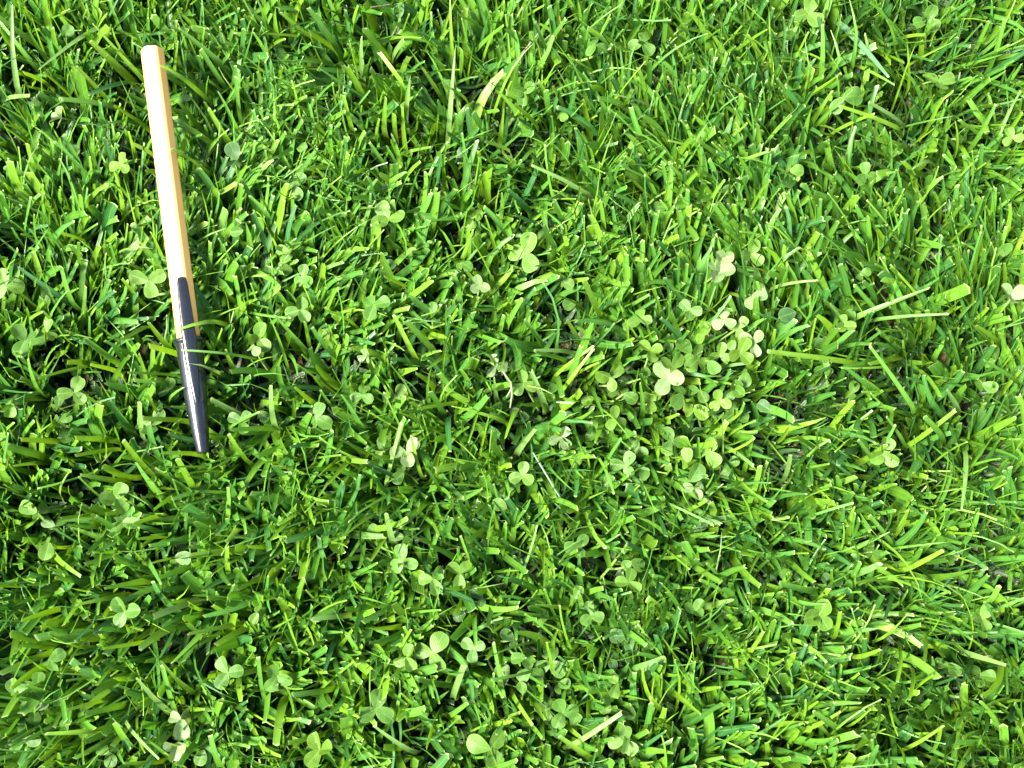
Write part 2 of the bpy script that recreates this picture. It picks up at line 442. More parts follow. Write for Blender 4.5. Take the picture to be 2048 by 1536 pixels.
LANDMARKS = [(304, 97, 'plug end of the pen'), (345, 330, 'middle of the pen barrel'), (374, 570, 'rounded clip end'), (388, 690, 'cap brim'), (405, 906, 'cap tip'),
    (5, 5, 'upper left corner'), (2043, 5, 'upper right corner'), (5, 1531, 'lower left corner'), (2043, 1531, 'lower right corner'), (1024, 0, 'middle of the top edge'), (1024, 1536, 'middle of the bottom edge'),
    (0, 768, 'middle of the left edge'), (2048, 768, 'middle of the right edge'), (1725, 100, 'bluish-tipped blade'), (1520, 590, 'white shining leaflet'), (1370, 690, 'large flat round leaflet'),
    (1160, 725, 'crossing yellow blades'), (1015, 775, 'white dry stalks'), (980, 1498, 'largest bottom clover'), (752, 1418, 'large three-leaflet clover'), (364, 1459, 'pale oval leaflet'), (1766, 908, 'lone pointed leaf'),
    (2005, 1328, 'white lower-right blade tip'), (776, 437, 'big pale upper clover'), (2022, 597, 'white folded edge leaf'), (1748, 290, 'broad pale upright blade'), (812, 905, 'torn white leaf patch'),
    (1638, 1230, 'toothed leaf by a hole'), (725, 790, 'small neat clover'), (1630, 715, 'long level yellow blade'), (250, 1223, 'large folded leaf'), (905, 150, 'tall upright pointed blade'), (1189, 89, 'blade-crossed top clover'),
    (1182, 1230, 'flat round lower clover'), (1928, 960, 'pale hanging blade')]
used_labels = set()
def find_label(what, x, y, limit=16):
    """a label that singles the thing out by its nearest findable neighbour"""
    near = sorted(LANDMARKS, key=lambda m: math.hypot(x - m[0], y - m[1]))
    for m in near[:6]:
        d = math.hypot(x - m[0], y - m[1])
        if d < 12: continue
        far = 'close' if d < 70 else 'a bit' if d < 120 else 'some way' if d < 180 else 'well' if d < 260 else 'far'
        side = {'up': 'above', 'down': 'below', 'left': 'left of', 'right': 'right of', 'up-left': 'up and left of', 'up-right': 'up and right of', 'down-left': 'down and left of', 'down-right': 'down and right of'}[dirword(x - m[0], y - m[1])]
        lab = '%s, %s %s the %s' % (what, far, side, m[2])
        if len(lab.replace(',', '').split()) <= limit and lab not in used_labels:
            used_labels.add(lab)
            return lab
    used_labels.add(lab)
    return lab

def dirword(dx, dy):
    a = math.degrees(math.atan2(-dy, dx)) % 360
    return ['right', 'up-right', 'up', 'up-left', 'left', 'down-left', 'down', 'down-right'][int((a + 22.5) // 45) % 8]

TONES = {'n': (0.064, 0.168, 0.016), 'y': (0.108, 0.220, 0.011), 'd': (0.028, 0.105, 0.026), 'w': (0.112, 0.208, 0.048), 'b': (0.085, 0.19, 0.085)}
TWORD = {'n': 'green', 'y': 'yellow-green', 'd': 'dark green', 'w': 'pale green', 'b': 'bluish-tipped green'}

def bez(pts, k):
    """smooth curve through the control points, k samples"""
    pts = np.array(pts)
    d = np.r_[0, np.cumsum(np.linalg.norm(np.diff(pts, axis=0), axis=1))]
    u = np.linspace(0, d[-1], 60)
    c = np.stack([np.interp(u, d, pts[:, i]) for i in range(3)], 1)
    ker = np.ones(13) / 13
    pad = np.r_[np.repeat(c[:1], 6, 0), c, np.repeat(c[-1:], 6, 0)]
    sm = np.stack([np.convolve(pad[:, i], ker, 'valid') for i in range(3)], 1)
    w = np.minimum(np.linspace(0, 1, 60), np.linspace(1, 0, 60))[:, None] * 6
    c = c + (sm - c) * np.clip(w, 0, 1)
    return c[np.linspace(0, 59, k).round().astype(int)]

hero_paths = []
def add_blade(cps, w_px, tone, label, seed, pointed=False, twist=0.0, fold=0.2):
    P = bez(cps, KR)
    root = P[0].copy()
    d = P[-1] - P[0]
    side = np.array((-d[1], d[0], 0.0)); side /= np.linalg.norm(side) + 1e-9
    ca, sa = math.cos(twist), math.sin(twist)
    S = np.repeat((side * ca + np.array((0, 0, 1.0)) * sa)[None], KR, 0)
    r = random.Random(seed)
    c = np.array(TONES[tone]) * (0.85 + 0.3 * r.random())
    tint = np.array([[*c, 0.0 if pointed else 1.0]])
    me = blade_mesh('grass_blade', (P - root)[None], S[None], np.array([w_px * PXM]), tint, np.array([fold]), np.array([pointed]), 0.6, seed)
    o = link('grass_blade', me)
    o.location = root
    tag(o, label, 'grass blade', 'prominent blades of grass')
    hero_paths.append(P)
    return o

hr = random.Random(5)
heroes = [h.split() for h in HERO.replace('\n', ';').split(';')]
for i, h in enumerate(heroes):
    bx, by, tx, ty, w = map(float, h[:5])
    look = h[5]
    knee = None
    if len(h) > 6:
        knee = tuple(map(float, h[6][1:].split(',')))
    zt = hr.uniform(28, 35) * MM
    zb = hr.uniform(13, 19) * MM
    b, t = at(bx, by, zb), at(tx, ty, zt)
    d = t - b
    root = b - d * 0.25 * hr.random(); root[2] = -0.001
    root[:2] += (hr.uniform(-2, 2) * MM, hr.uniform(-2, 2) * MM)
    cps = [root, b] + ([at(*knee, 30 * MM)] if knee else [(b + t) / 2 + np.array((0, 0, hr.uniform(0.5, 3) * MM))]) + [t]
    L = math.hypot(tx - bx, ty - by)
    size = ('long ' if L > 95 else '') + ('broad ' if w >= 14 else 'narrow ' if w <= 8 else '')
    lab = find_label('%s%s blade pointing %s' % (size, TWORD[look[0]], dirword(tx - bx, ty - by)), tx, ty)
    add_blade(cps, w, look[0], lab, 100 + i, 'p' in look, hr.uniform(-0.5, 0.5), hr.uniform(0.05, 0.3))

# three blades that lie over the pen
def pen_pt(s_mm, y_mm, z_mm):
    return PA + ex * s_mm * MM * K - ey * y_mm * MM * K * 0 + right * y_mm * MM * K + ez * z_mm * MM * K
right = ey if ey[0] > 0 else -ey
add_blade([pen_pt(103.5, 15, -22), pen_pt(103, 9.5, 2), pen_pt(104, 5.5, 7.3), pen_pt(105.3, -1.2, 7.5)], 12, 'y', 'short yellow-green blade lying across the clip just above the cap brim', 901, False, 0.1, 0.05)
add_blade([pen_pt(117, 22, -20), pen_pt(115.5, 14, 2), pen_pt(114, 6, 6.6), pen_pt(112.6, -1.0, 6.9)], 6, 'n', 'thin green blade lying across the cap just below its brim', 902, False, 0.1, 0.1)
add_blade([pen_pt(122, 9, -18), pen_pt(121, 8.5, 2), pen_pt(118.8, 5.5, 6.0), pen_pt(117.6, 0.8, 6.6)], 8, 'w', 'withered whitish blade tip curling onto the middle of the cap', 903, True, 0.3, 0.1)

add_blade([pen_pt(16, 15, -20), pen_pt(13, 10, 0), pen_pt(10.5, 6.5, 4.2), pen_pt(8.6, 2.6, 5.6)], 11, 'y', 'yellow-green blade tip resting on the barrel edge near the plug end', 904, False, 0.1, 0.1)
add_blade([pen_pt(129, -15, -18), pen_pt(127.5, -9, 0), pen_pt(126.2, -5, 4.2), pen_pt(125.4, -2.2, 5.4)], 9, 'n', 'green blade tip resting on the outer side of the lower cap', 905, False, 0.1, 0.1)
add_blade([pen_pt(45, 13, -20), pen_pt(42.5, 8.5, -2), pen_pt(40.6, 5.4, 3.6), pen_pt(39.6, 3.4, 4.6)], 7, 'y', 'thin blade tip touching the barrel edge a third of the way down', 906, False, 0.1, 0.1)

# ------------------------------------------------------------------ clover
def leaflet_mesh(name, fold, curl, wav, notch, wid, seed):
    r = random.Random(seed)
    NS, rings = 30, (0.0, 0.38, 0.7, 0.9, 1.0)
    v, f, rho = [], [], []
    ph = r.uniform(0, 6)
    def place(rr, th):
        # egg shape, blunt and slightly notched at the far end
        a = math.sin(th)                       # 1 at the apex, -1 at the base
        q = 0.5 * (1 + a)
        x = math.cos(th) * wid * 0.5 * (0.62 + 0.52 * q)
        y = 0.5 + 0.5 * a * (1 - notch * math.exp(-(math.cos(th) / 0.26) ** 2) * (a > 0))
        k = 1 + (0.018 * math.sin(th * 26 + ph) if rr == 1.0 else 0)
        x, y = x * rr * k, 0.5 + (y - 0.5) * rr * k
        z = fold * abs(x) - curl * (y - 0.1) ** 2 + wav * math.sin(5 * y + ph) * x + 0.02 * math.sin(th * 3 + ph) * rr
        return (x, y, z)
    v.append(place(0, 0)); rho.append(0)
    for rr in rings[1:]:
        for i in range(NS):
            v.append(place(rr, 2 * math.pi * i / NS)); rho.append(rr)
    for i in range(NS):
        f.append((0, 1 + i, 1 + (i + 1) % NS))
    for k in range(len(rings) - 2):
        for i in range(NS):
            j = (i + 1) % NS
            a, b = 1 + k * NS, 1 + (k + 1) * NS
            f.append((a + i, b + i, b + j, a + j))
    me = mesh_of(name, v, f, M_CLOVER)
    at_ = me.attributes.new('rho', 'FLOAT', 'POINT')
    at_.data.foreach_set('value', rho)
    return me

LEAF = [leaflet_mesh('leaflet', *a, i) for i, a in enumerate((
    (0.10, 0.10, 0.10, 0.07, 0.88), (0.25, 0.05, 0.15, 0.05, 0.90), (0.45, 0.12, 0.10, 0.04, 0.86),
    (0.05, 0.35, 0.20, 0.08, 0.92), (0.18, -0.15, 0.12, 0.06, 0.84), (0.85, 0.10, 0.10, 0.05, 0.90)))]

def tube(pts, radii, sides=6):
    v, f = [], []
    pts = np.array(pts)
    T = np.gradient(pts, axis=0)
    for p, t, r in zip(pts, T, radii):
        t = t / (np.linalg.norm(t) + 1e-12)
        a = np.cross(t, (0.3, 0.9, 0.1)); a /= np.linalg.norm(a)
        b = np.cross(t, a)
        for i in range(sides):
            th = 2 * math.pi * i / sides
            v.append(p + (a * math.cos(th) + b * math.sin(th)) * r)
    for k in range(len(pts) - 1):
        for i in range(sides):
            j = (i + 1) % sides
            f.append((k * sides + i, k * sides + j, (k + 1) * sides + j, (k + 1) * sides + i))
    return v, f

CTONE = {'n': (0.044, 0.115, 0.013, 1), 'd': (0.027, 0.078, 0.020, 1), 'p': (0.064, 0.140, 0.016, 1), 'w': (0.118, 0.180, 0.072, 1), 'y': (0.064, 0.134, 0.009, 1)}  # p and w: glare on glossy, tilted leaves put into a paler colour
CWORD = {'n': 'green', 'd': 'dark green', 'p': 'pale green', 'w': 'whitish', 'y': 'yellow-green'}
# x, y, leaflet length in photo pixels, level (2 on top, 1 among the blades, 0 deep), tone, kind (T all three leaflets face up, S one leaflet at the point, F folded), own label
CLOVER = [
 (123,236,38,2,'w','F','crumpled whitish clover leaf left of the upper pen barrel'),
 (466,303,50,2,'d','S','large round dark clover leaflet right of the middle of the pen barrel'),
 (243,330,34,2,'y','T','yellow-green clover leaf just left of the pen barrel, above its middle'),
 (270,395,42,0,'d','S',''),(588,372,36,2,'n','T',''),(473,460,34,2,'n','S','round clover leaflet right of the barrel, above the clip end'),
 (563,455,32,1,'n','S',''),(577,502,36,2,'p','T',''),(595,290,34,1,'n','T',''),(137,65,38,1,'n','S',''),(212,68,32,1,'n','S',''),(560,24,34,0,'n','S',''),(516,26,34,1,'n','S',''),
 (144,303,34,1,'n','S',''),(185,195,28,0,'d','S',''),(270,455,32,1,'n','S',''),(263,31,32,0,'d','S',''),(106,515,34,1,'d','S',''),(427,448,28,0,'d','S',''),
 (800,20,44,1,'d','S','dull dark clover leaflet at the top edge behind grass blades'),(1189,89,38,2,'n','T','clover leaf near the top edge with a broad blade across its middle'),
 (1285,85,36,1,'n','T',''),(923,304,32,1,'d','S',''),(776,437,40,2,'p','T','large pale clover leaf standing clear right of the pen barrel'),(1052,507,44,2,'p','T','large pale clover leaf with upturned leaflets in the upper middle'),
 (947,434,34,1,'p','F',''),(892,413,34,0,'d','S',''),(1049,185,36,2,'n','F',''),(899,171,34,1,'n','S',''),(1128,236,30,1,'p','S',''),(850,240,40,1,'n','S',''),(1305,277,28,0,'n','S',''),
 (1320,413,28,1,'n','S',''),(850,475,28,0,'n','S',''),(1083,468,28,1,'n','S',''),(1377,60,32,0,'n','S',''),
 (1618,27,40,2,'p','T','pale clover leaf with one big round leaflet at the top edge'),(1852,42,40,1,'n','T','clover leaf near the upper right corner between long thin blades'),(1898,20,34,0,'n','S',''),(1386,62,34,0,'d','S',''),(1590,75,26,1,'n','F',''),
 (1707,195,46,2,'n','S','broad scalloped clover leaflet crossed by thin blades, upper right'),(1560,137,38,0,'d','S',''),(1447,147,30,0,'d','S',''),(1878,164,40,2,'p','T','toothed pale clover leaf with three spread leaflets, upper right'),
 (1731,349,36,2,'n','T','neat three-leaflet clover leaf below the broad pale blade, upper right'),(1915,280,28,1,'n','S',''),(1594,338,32,2,'p','S',''),(1779,311,30,1,'p','F',''),(1454,379,28,1,'n','S',''),
 (2012,497,40,2,'n','S','round clover leaflet at the right edge, upper of two'),(2036,470,30,1,'n','S',''),(2021,437,28,0,'d','S',''),(1502,509,34,2,'p','T',''),(2025,275,28,2,'p','F',''),(2031,55,38,0,'n','S',''),
 (572,513,36,2,'p','S',''),(608,555,38,2,'n','T',''),(551,570,42,0,'d','S',''),(600,620,38,2,'n','F','half-folded round clover leaf right of the clip end of the cap'),(632,628,30,0,'n','S',''),
 (517,676,36,2,'p','F',''),(513,707,34,2,'w','S','whitish clover leaflet right of the cap brim'),(561,691,36,1,'d','S',''),(748,610,40,2,'n','T',''),(780,536,38,0,'d','S',''),
 (866,614,34,2,'n','S',''),(890,611,30,1,'n','S',''),(838,604,30,1,'d','S',''),(934,529,32,2,'n','S',''),(960,570,30,2,'w','F',''),(1136,568,34,2,'p','S',''),(1140,612,30,1,'n','S',''),
 (784,720,40,1,'d','S',''),(732,713,28,2,'w','F',''),(725,790,28,2,'n','T','small neat clover leaf, all three leaflets flat, in the left middle'),(794,795,32,1,'y','T',''),(632,835,36,2,'n','T','clover leaf with two round leaflets right of the cap tip'),
 (529,833,36,1,'n','S',''),(767,888,40,1,'n','S',''),(812,905,40,2,'w','F','torn white leaf patch right of the cap tip'),(797,956,34,1,'n','S',''),(990,731,34,2,'w','F','whitish folded clover leaf beside white dry stalks in the centre'),
 (1033,727,34,1,'n','S',''),(1047,768,38,2,'p','T',''),(1105,778,32,1,'n','S',''),(992,820,48,1,'n','S',''),(1030,826,30,0,'d','S',''),(1122,874,36,2,'w','F','whitish crumpled clover leaf just below the picture centre'),
 (1045,950,38,2,'p','T','bright clover leaf below the centre with a white stalk beside it'),(1020,968,30,1,'n','S',''),(999,1010,32,2,'p','S',''),
 (1442,518,34,2,'w','F','upper of two white crumpled leaves right of the centre'),(1438,546,38,2,'w','F','lower of two white crumpled leaves right of the centre'),(1507,549,34,1,'n','S',''),(1520,592,40,2,'w','S','white shining clover leaflet catching the light, right of the centre'),
 (1572,630,46,2,'d','S','round blue-green clover leaflet with a bright glint, right of the centre'),(1380,621,36,2,'n','T',''),(1448,640,36,2,'w','T','pale upright clover leaf above a dark gap, right of the centre'),
 (1370,690,46,2,'n','S','large flat round clover leaflet beside a dark soil gap'),(1340,690,34,1,'n','S',''),(1394,720,38,2,'p','T',''),(1480,705,44,2,'y','T','yellow-green clover leaf under blades, right of the large flat leaflet'),(1506,686,32,2,'w','F',''),(1462,690,30,2,'p','S',''),
 (1335,758,42,2,'w','T','bright pale clover leaf group lowest of the pale cluster right of centre'),(1380,780,38,1,'n','S',''),(1281,638,36,2,'p','T',''),(1220,755,34,2,'y','F','curled cup-shaped clover leaf right of the crossing yellow blades'),(1226,782,30,1,'y','S',''),
 (1469,778,36,2,'n','F',''),(1530,812,38,1,'d','S',''),(1404,823,46,1,'y','S',''),(1466,826,36,1,'n','T',''),(1231,838,36,2,'y','T','yellow-green three-leaflet clover leaf right of and below the centre'),(1319,860,34,0,'d','S',''),(1264,833,30,0,'d','S',''),
 (1513,901,36,0,'d','S',''),(1414,905,40,2,'p','T','pale toothed clover leaf left of a thin upright pale stalk'),(1390,946,40,2,'n','S',''),(1428,936,38,1,'y','S',''),(1216,960,36,1,'n','S',''),(1271,908,34,1,'n','F',''),
 (1387,980,28,2,'w','F',''),(1766,908,44,2,'p','F','pale pointed clover leaf standing alone in the right half'),(1708,775,30,1,'n','S',''),(1650,734,30,1,'n','T',''),(1732,546,30,1,'n','S',''),(1640,686,34,0,'d','S',''),
 (1647,963,30,1,'n','S',''),(1688,652,32,2,'p','F',''),(1701,628,30,1,'n','S',''),(1442,877,28,0,'n','S',''),(2022,597,42,2,'w','F','white folded clover leaf at the right edge'),(1988,703,38,1,'n','S',''),(1981,775,36,1,'n','S',''),
 (311,560,40,2,'p','T','pale clover leaf touching the left side of the barrel beside the clip'),(12,570,44,2,'p','T','pale clover leaf cut by the left edge of the picture'),(99,539,34,0,'d','S',''),(92,594,34,0,'d','S',''),
 (99,650,40,2,'p','S','pale oval clover leaflet in the left part, above a round pair'),(50,680,42,2,'n','T','pair of round clover leaflets near the left edge'),(137,632,28,1,'n','S',''),(147,785,42,2,'p','T','upright pale clover leaf left of the cap'),(119,802,32,1,'n','S',''),
 (20,822,38,2,'p','S',''),(133,868,36,1,'n','S',''),(133,836,32,1,'n','S',''),(208,843,34,0,'d','S',''),(338,780,34,1,'n','T','clover leaf close to the left side of the cap'),(304,850,44,1,'n','F',''),(232,997,42,2,'p','T',''),
 (58,1015,46,2,'p','S',''),(355,985,40,0,'d','S',''),(267,778,32,0,'d','S',''),(482,842,30,2,'n','T','small dark-edged clover leaf right of the lower cap'),(95,1045,38,1,'n','S',''),(92,1103,42,2,'p','S',''),(246,1045,38,1,'n','T',''),(369,1113,38,1,'n','S',''),
 (250,1223,48,2,'n','F','large folded clover leaf in the lower left'),(342,1144,38,0,'d','S',''),(55,1212,38,0,'d','S',''),(116,1312,36,2,'n','S',''),(27,1373,36,1,'n','S',''),(75,1370,38,1,'n','T','flat clover leaf low in the grass near the lower left corner'),
 (455,1346,36,2,'n','T',''),(554,1353,44,2,'n','T','large two-lobed clover leaf in the lower left half'),(364,1459,46,2,'w','S','pale oval clover leaflet at the end of a pale blade, lower left'),(355,1490,34,2,'w','F',''),
 (48,1476,38,1,'n','T',''),(103,1486,36,1,'n','S',''),(217,1505,36,1,'n','T',''),(403,1517,42,1,'n','S',''),(629,1281,34,0,'d','S',''),(506,1236,30,2,'p','S',''),(683,1465,32,1,'n','S',''),(7,1195,34,0,'d','S',''),
 (806,1120,36,2,'n','T','neat three-leaflet clover leaf below the centre left'),(793,1072,32,1,'n','S',''),(748,1059,32,1,'n','S',''),(865,1158,34,2,'p','T',''),(919,1148,42,2,'p','F',''),(837,1172,32,1,'n','S',''),(950,1185,46,1,'d','S',''),
 (1157,1093,38,2,'n','T','clover leaf beneath a long thin slanting blade, lower middle'),(1278,1127,32,2,'n','S',''),(1158,1185,30,2,'n','S',''),(1257,1165,36,2,'p','T',''),(1182,1230,34,2,'n','T','flat round three-leaflet clover leaf in the lower middle'),
 (1087,1230,28,1,'n','S',''),(1015,1271,34,1,'d','S',''),(919,1233,32,0,'d','S',''),(865,1305,42,2,'p','T','bright two-tiered clover leaf in the lower middle'),(813,1315,36,2,'p','F',''),(947,1298,34,2,'n','T',''),
 (1035,1318,40,2,'n','S',''),(1005,1342,36,1,'n','S',''),(1100,1325,38,1,'n','T',''),(752,1418,46,2,'n','T','large three-leaflet clover leaf in the lower middle above a thick pale stalk'),(980,1498,50,2,'p','T','largest pale clover leaf at the bottom edge'),
 (1125,1425,38,2,'n','T',''),(1206,1414,44,1,'y','S',''),(1261,1428,38,1,'n','S',''),(1117,1465,34,1,'d','S',''),(1247,1483,40,2,'p','T',''),(1254,1271,36,1,'d','T',''),(1360,1230,32,1,'d','S',''),(1042,1373,34,1,'n','S',''),(1227,1380,34,2,'p','S',''),
 (1399,1049,42,0,'d','S',''),(1570,1148,28,1,'n','S',''),(1758,1110,32,1,'n','S',''),(1662,1168,34,1,'d','T',''),(1638,1230,42,2,'p','F','toothed pale clover leaf beside a dark hole, lower right'),(1392,1223,36,2,'n','F','scalloped clover leaf with a white edge in the lower right half'),
 (1963,1237,38,2,'p','T','pale clover leaf near the right edge, lower right'),(1980,1262,34,0,'d','S',''),(1908,1339,34,1,'n','S',''),(1960,1350,40,1,'n','T','broad low clover leaf beside a white blade tip, lower right'),
]
CLOVER.append((640, 1500, 44, 2, 'y', 'F', 'toothed yellow-green weed leaf at the bottom edge, left of the middle'))

for x, y, L, lev, tone, kind in ((1255,655,34,1,'n','S'),(1300,702,34,2,'y','T'),(1292,745,30,1,'n','S'),(1345,735,36,2,'p','T'),(1412,655,34,2,'y','S'),(1425,738,38,2,'n','S'),(1440,708,32,2,'p','T'),(1352,802,36,2,'n','S'),
        (1300,800,32,1,'y','T'),(1262,792,30,1,'n','S'),(1440,802,34,2,'y','T'),(1490,760,34,2,'n','S'),(1345,882,34,1,'n','T'),(1375,908,36,2,'y','S'),(1250,930,34,2,'n','T'),(1290,948,34,1,'n','S'),(1330,918,30,1,'y','S'),
        (1455,928,32,1,'n','T'),(1482,870,32,1,'n','S'),(1175,800,32,1,'y','S'),(1190,862,30,1,'n','T'),(1160,905,34,1,'n','S'),(1478,655,30,2,'p','T'),(1415,610,30,1,'n','S'),(1150,1440,36,1,'n','S'),(1090,1420,34,1,'y','T'),(1180,1460,34,1,'n','S'),
        (1060,1340,34,1,'n','T'),(1130,1370,32,1,'n','S'),(1225,1330,32,1,'d','S'),(620,590,32,1,'n','S'),(570,640,32,1,'n','T'),(650,665,32,1,'y','S'),(70,1420,34,1,'n','T'),(130,1450,32,1,'n','S'),(190,1470,32,1,'n','S')):
    CLOVER.append((x, y, L, lev, tone, kind, ''))
clover_spots = []
cr2 = random.Random(21)
def rot_to(yaw, pitch, roll):
    return Matrix.Rotation(yaw, 4, 'Z') @ Matrix.Rotation(pitch, 4, 'X') @ Matrix.Rotation(roll, 4, 'Y')

for i, (x, y, L, lev, tone, kind, own) in enumerate(CLOVER):
    Lm = L * PXM * cr2.uniform(0.76, 1.02)
    z = {2: cr2.uniform(22, 27), 1: cr2.uniform(16, 20), 0: cr2.uniform(10, 14)}[lev] * MM
    p = at(x, y, z)
    a0 = cr2.uniform(0, 2 * math.pi)
    if kind == 'S':                        # first leaflet covers the point
        ctr = p - np.array((-math.sin(a0), math.cos(a0), 0)) * Lm * 0.5
    else:
        ctr = p
    ctr = ctr.copy()
    # keep the leaf off the pen
    sp_ = (ctr - PA).dot(ex)
    lat = (ctr - PA).dot(right)
    if -0.005 < sp_ < PEN_L + 0.004 and abs(lat) < 0.006 + Lm:
        ctr += right * (math.copysign(0.006 + Lm, lat) - lat)
    base = ctr + np.array((cr2.uniform(-8, 8) * MM, cr2.uniform(-8, 8) * MM, 0)); base[2] = 0.0
    root = link('clover_leaf', None)
    root.location = base
    lab = own or find_label('%s %sclover leaf %s' % (CWORD[tone], 'folded ' if kind == 'F' else '', {2: 'on top', 1: 'among blades', 0: 'deep down'}[lev]), x, y)
    tag(root, lab, 'clover', 'clover leaves in the lawn')
    if 'weed' in lab: root['category'] = 'weed leaf'
    c = ctr - base
    mid = c * 0.5 + np.array((cr2.uniform(-3, 3) * MM, cr2.uniform(-3, 3) * MM, 4 * MM))
    tt = np.linspace(0, 1, 7)[:, None]
    pts = (1 - tt) ** 2 * np.zeros(3) + 2 * tt * (1 - tt) * mid + tt ** 2 * c
    link('stem', mesh_of('stem', *tube(pts, np.linspace(0.55, 0.38, 7) * MM), M_STEM), root)
    tilt = Matrix.Rotation(cr2.uniform(-0.4, 0.4), 4, 'X') @ Matrix.Rotation(cr2.uniform(-0.4, 0.4), 4, 'Y')
    for k in range(3):
        mesh = LEAF[cr2.choice((0, 0, 1, 1, 2, 3, 4))] if kind != 'F' else LEAF[cr2.choice((2, 5, 5, 4))]
        lf = link('leaflet', mesh, root)
        pitch = {'T': cr2.uniform(-0.35, 0.5), 'S': cr2.uniform(-0.1, 0.2) if k == 0 else cr2.uniform(-1.3, -0.7), 'F': cr2.uniform(-0.2, 0.9)}[kind]
        sc = Lm * cr2.uniform(0.88, 1.05) * (1 if kind != 'S' or k == 0 else 0.85)
        lf.matrix_local = Matrix.Translation(Vector(c)) @ tilt @ rot_to(a0 + k * 2.094 + cr2.uniform(-0.2, 0.2), pitch, cr2.uniform(-0.25, 0.25) * (2 if kind == 'F' else 1)) @ Matrix.Scale(sc, 4)
        f = cr2.uniform(0.85, 1.15)
        cc = CTONE[tone]
        lf.color = (cc[0] * f, cc[1] * f, cc[2] * f, 1)
    clover_spots.append((x, y, L * (0.62 if kind == 'S' else 0.95), z, lev))

# ------------------------------------------------------------------ dry stalks
def straw(px, widths, label, tint, cat='dry stalk'):
    P = bez([at(x, y, z - 0.003) for x, y, z in px], KR)
    root = P[0].copy()
    d = P[-1] - P[0]
    side = np.array((-d[1], d[0], 0.0)); side /= np.linalg.norm(side)
    me = blade_mesh('dry_stalk', (P - root)[None], np.repeat(side[None], KR, 0)[None], np.array([widths * 0.65 * PXM]), np.array([[*tint, 0.0]]), np.array([-0.3]), np.array([False]), 0.3, 3)
    o = link('dry_stalk', me); o.location = root
    tag(o, label, cat, 'dry bits in the lawn')
WHITE_, TAN, BLUEW = (0.17, 0.20, 0.11), (0.08, 0.055, 0.025), (0.14, 0.21, 0.15)
straw([(1013, 795, .029), (1026, 772, .031), (1005, 742, .033)], 5, 'white dry stalk leaning up-left beside a whitish clover leaf, centre', WHITE_)
straw([(1020, 816, .029), (1024, 790, .032), (1022, 768, .033)], 5, 'short white dry stalk pointing down, centre', WHITE_)
straw([(1113, 804, .030), (1146, 806, .030)], 7, 'bluish-white flat fragment lying level between blades near the centre', BLUEW)
straw([(1066, 905, .030), (1090, 945, .029), (1124, 1002, .026)], 5, 'thin bluish-white stalk slanting down-right below the centre', BLUEW)
straw([(461, 646, .029), (467, 622, .033)], 4, 'tiny white sliver right of the clip', WHITE_)
straw([(1042, 108, .024), (1080, 62, .028)], 5, 'tan dry stalk near the top edge, left of an orange-brown one', TAN)
straw([(1119, 32, .028), (1126, 68, .024)], 4, 'orange-brown dry stalk at the top edge', (0.22, 0.085, 0.025))
straw([(1018, 130, .022), (1048, 150, .022)], 5, 'short brown straw sunk in the grass, upper middle', TAN)
straw([(1070, 166, .022), (1092, 174, .022)], 5, 'small brown chip of straw in the grass, upper middle', TAN)
straw([(780, 8, .026), (740, 14, .027)], 4, 'thin brown straw at the top edge', TAN)

# ------------------------------------------------------------------ the lawn: thousands of mown blades, one mass
def value_noise(x, y, scale, seed):
    r = np.random.default_rng(seed)
    g = r.standard_normal((64, 64))
    u, v = x / scale + 20, y / scale + 20
    i, j = np.floor(u).astype(int), np.floor(v).astype(int)
    fu, fv = u - i, v - j
    fu, fv = fu * fu * (3 - 2 * fu), fv * fv * (3 - 2 * fv)
    G = lambda a, b: g[a % 64, b % 64]
    return (G(i, j) * (1 - fu) + G(i + 1, j) * fu) * (1 - fv) + (G(i, j + 1) * (1 - fu) + G(i + 1, j + 1) * fu) * fv

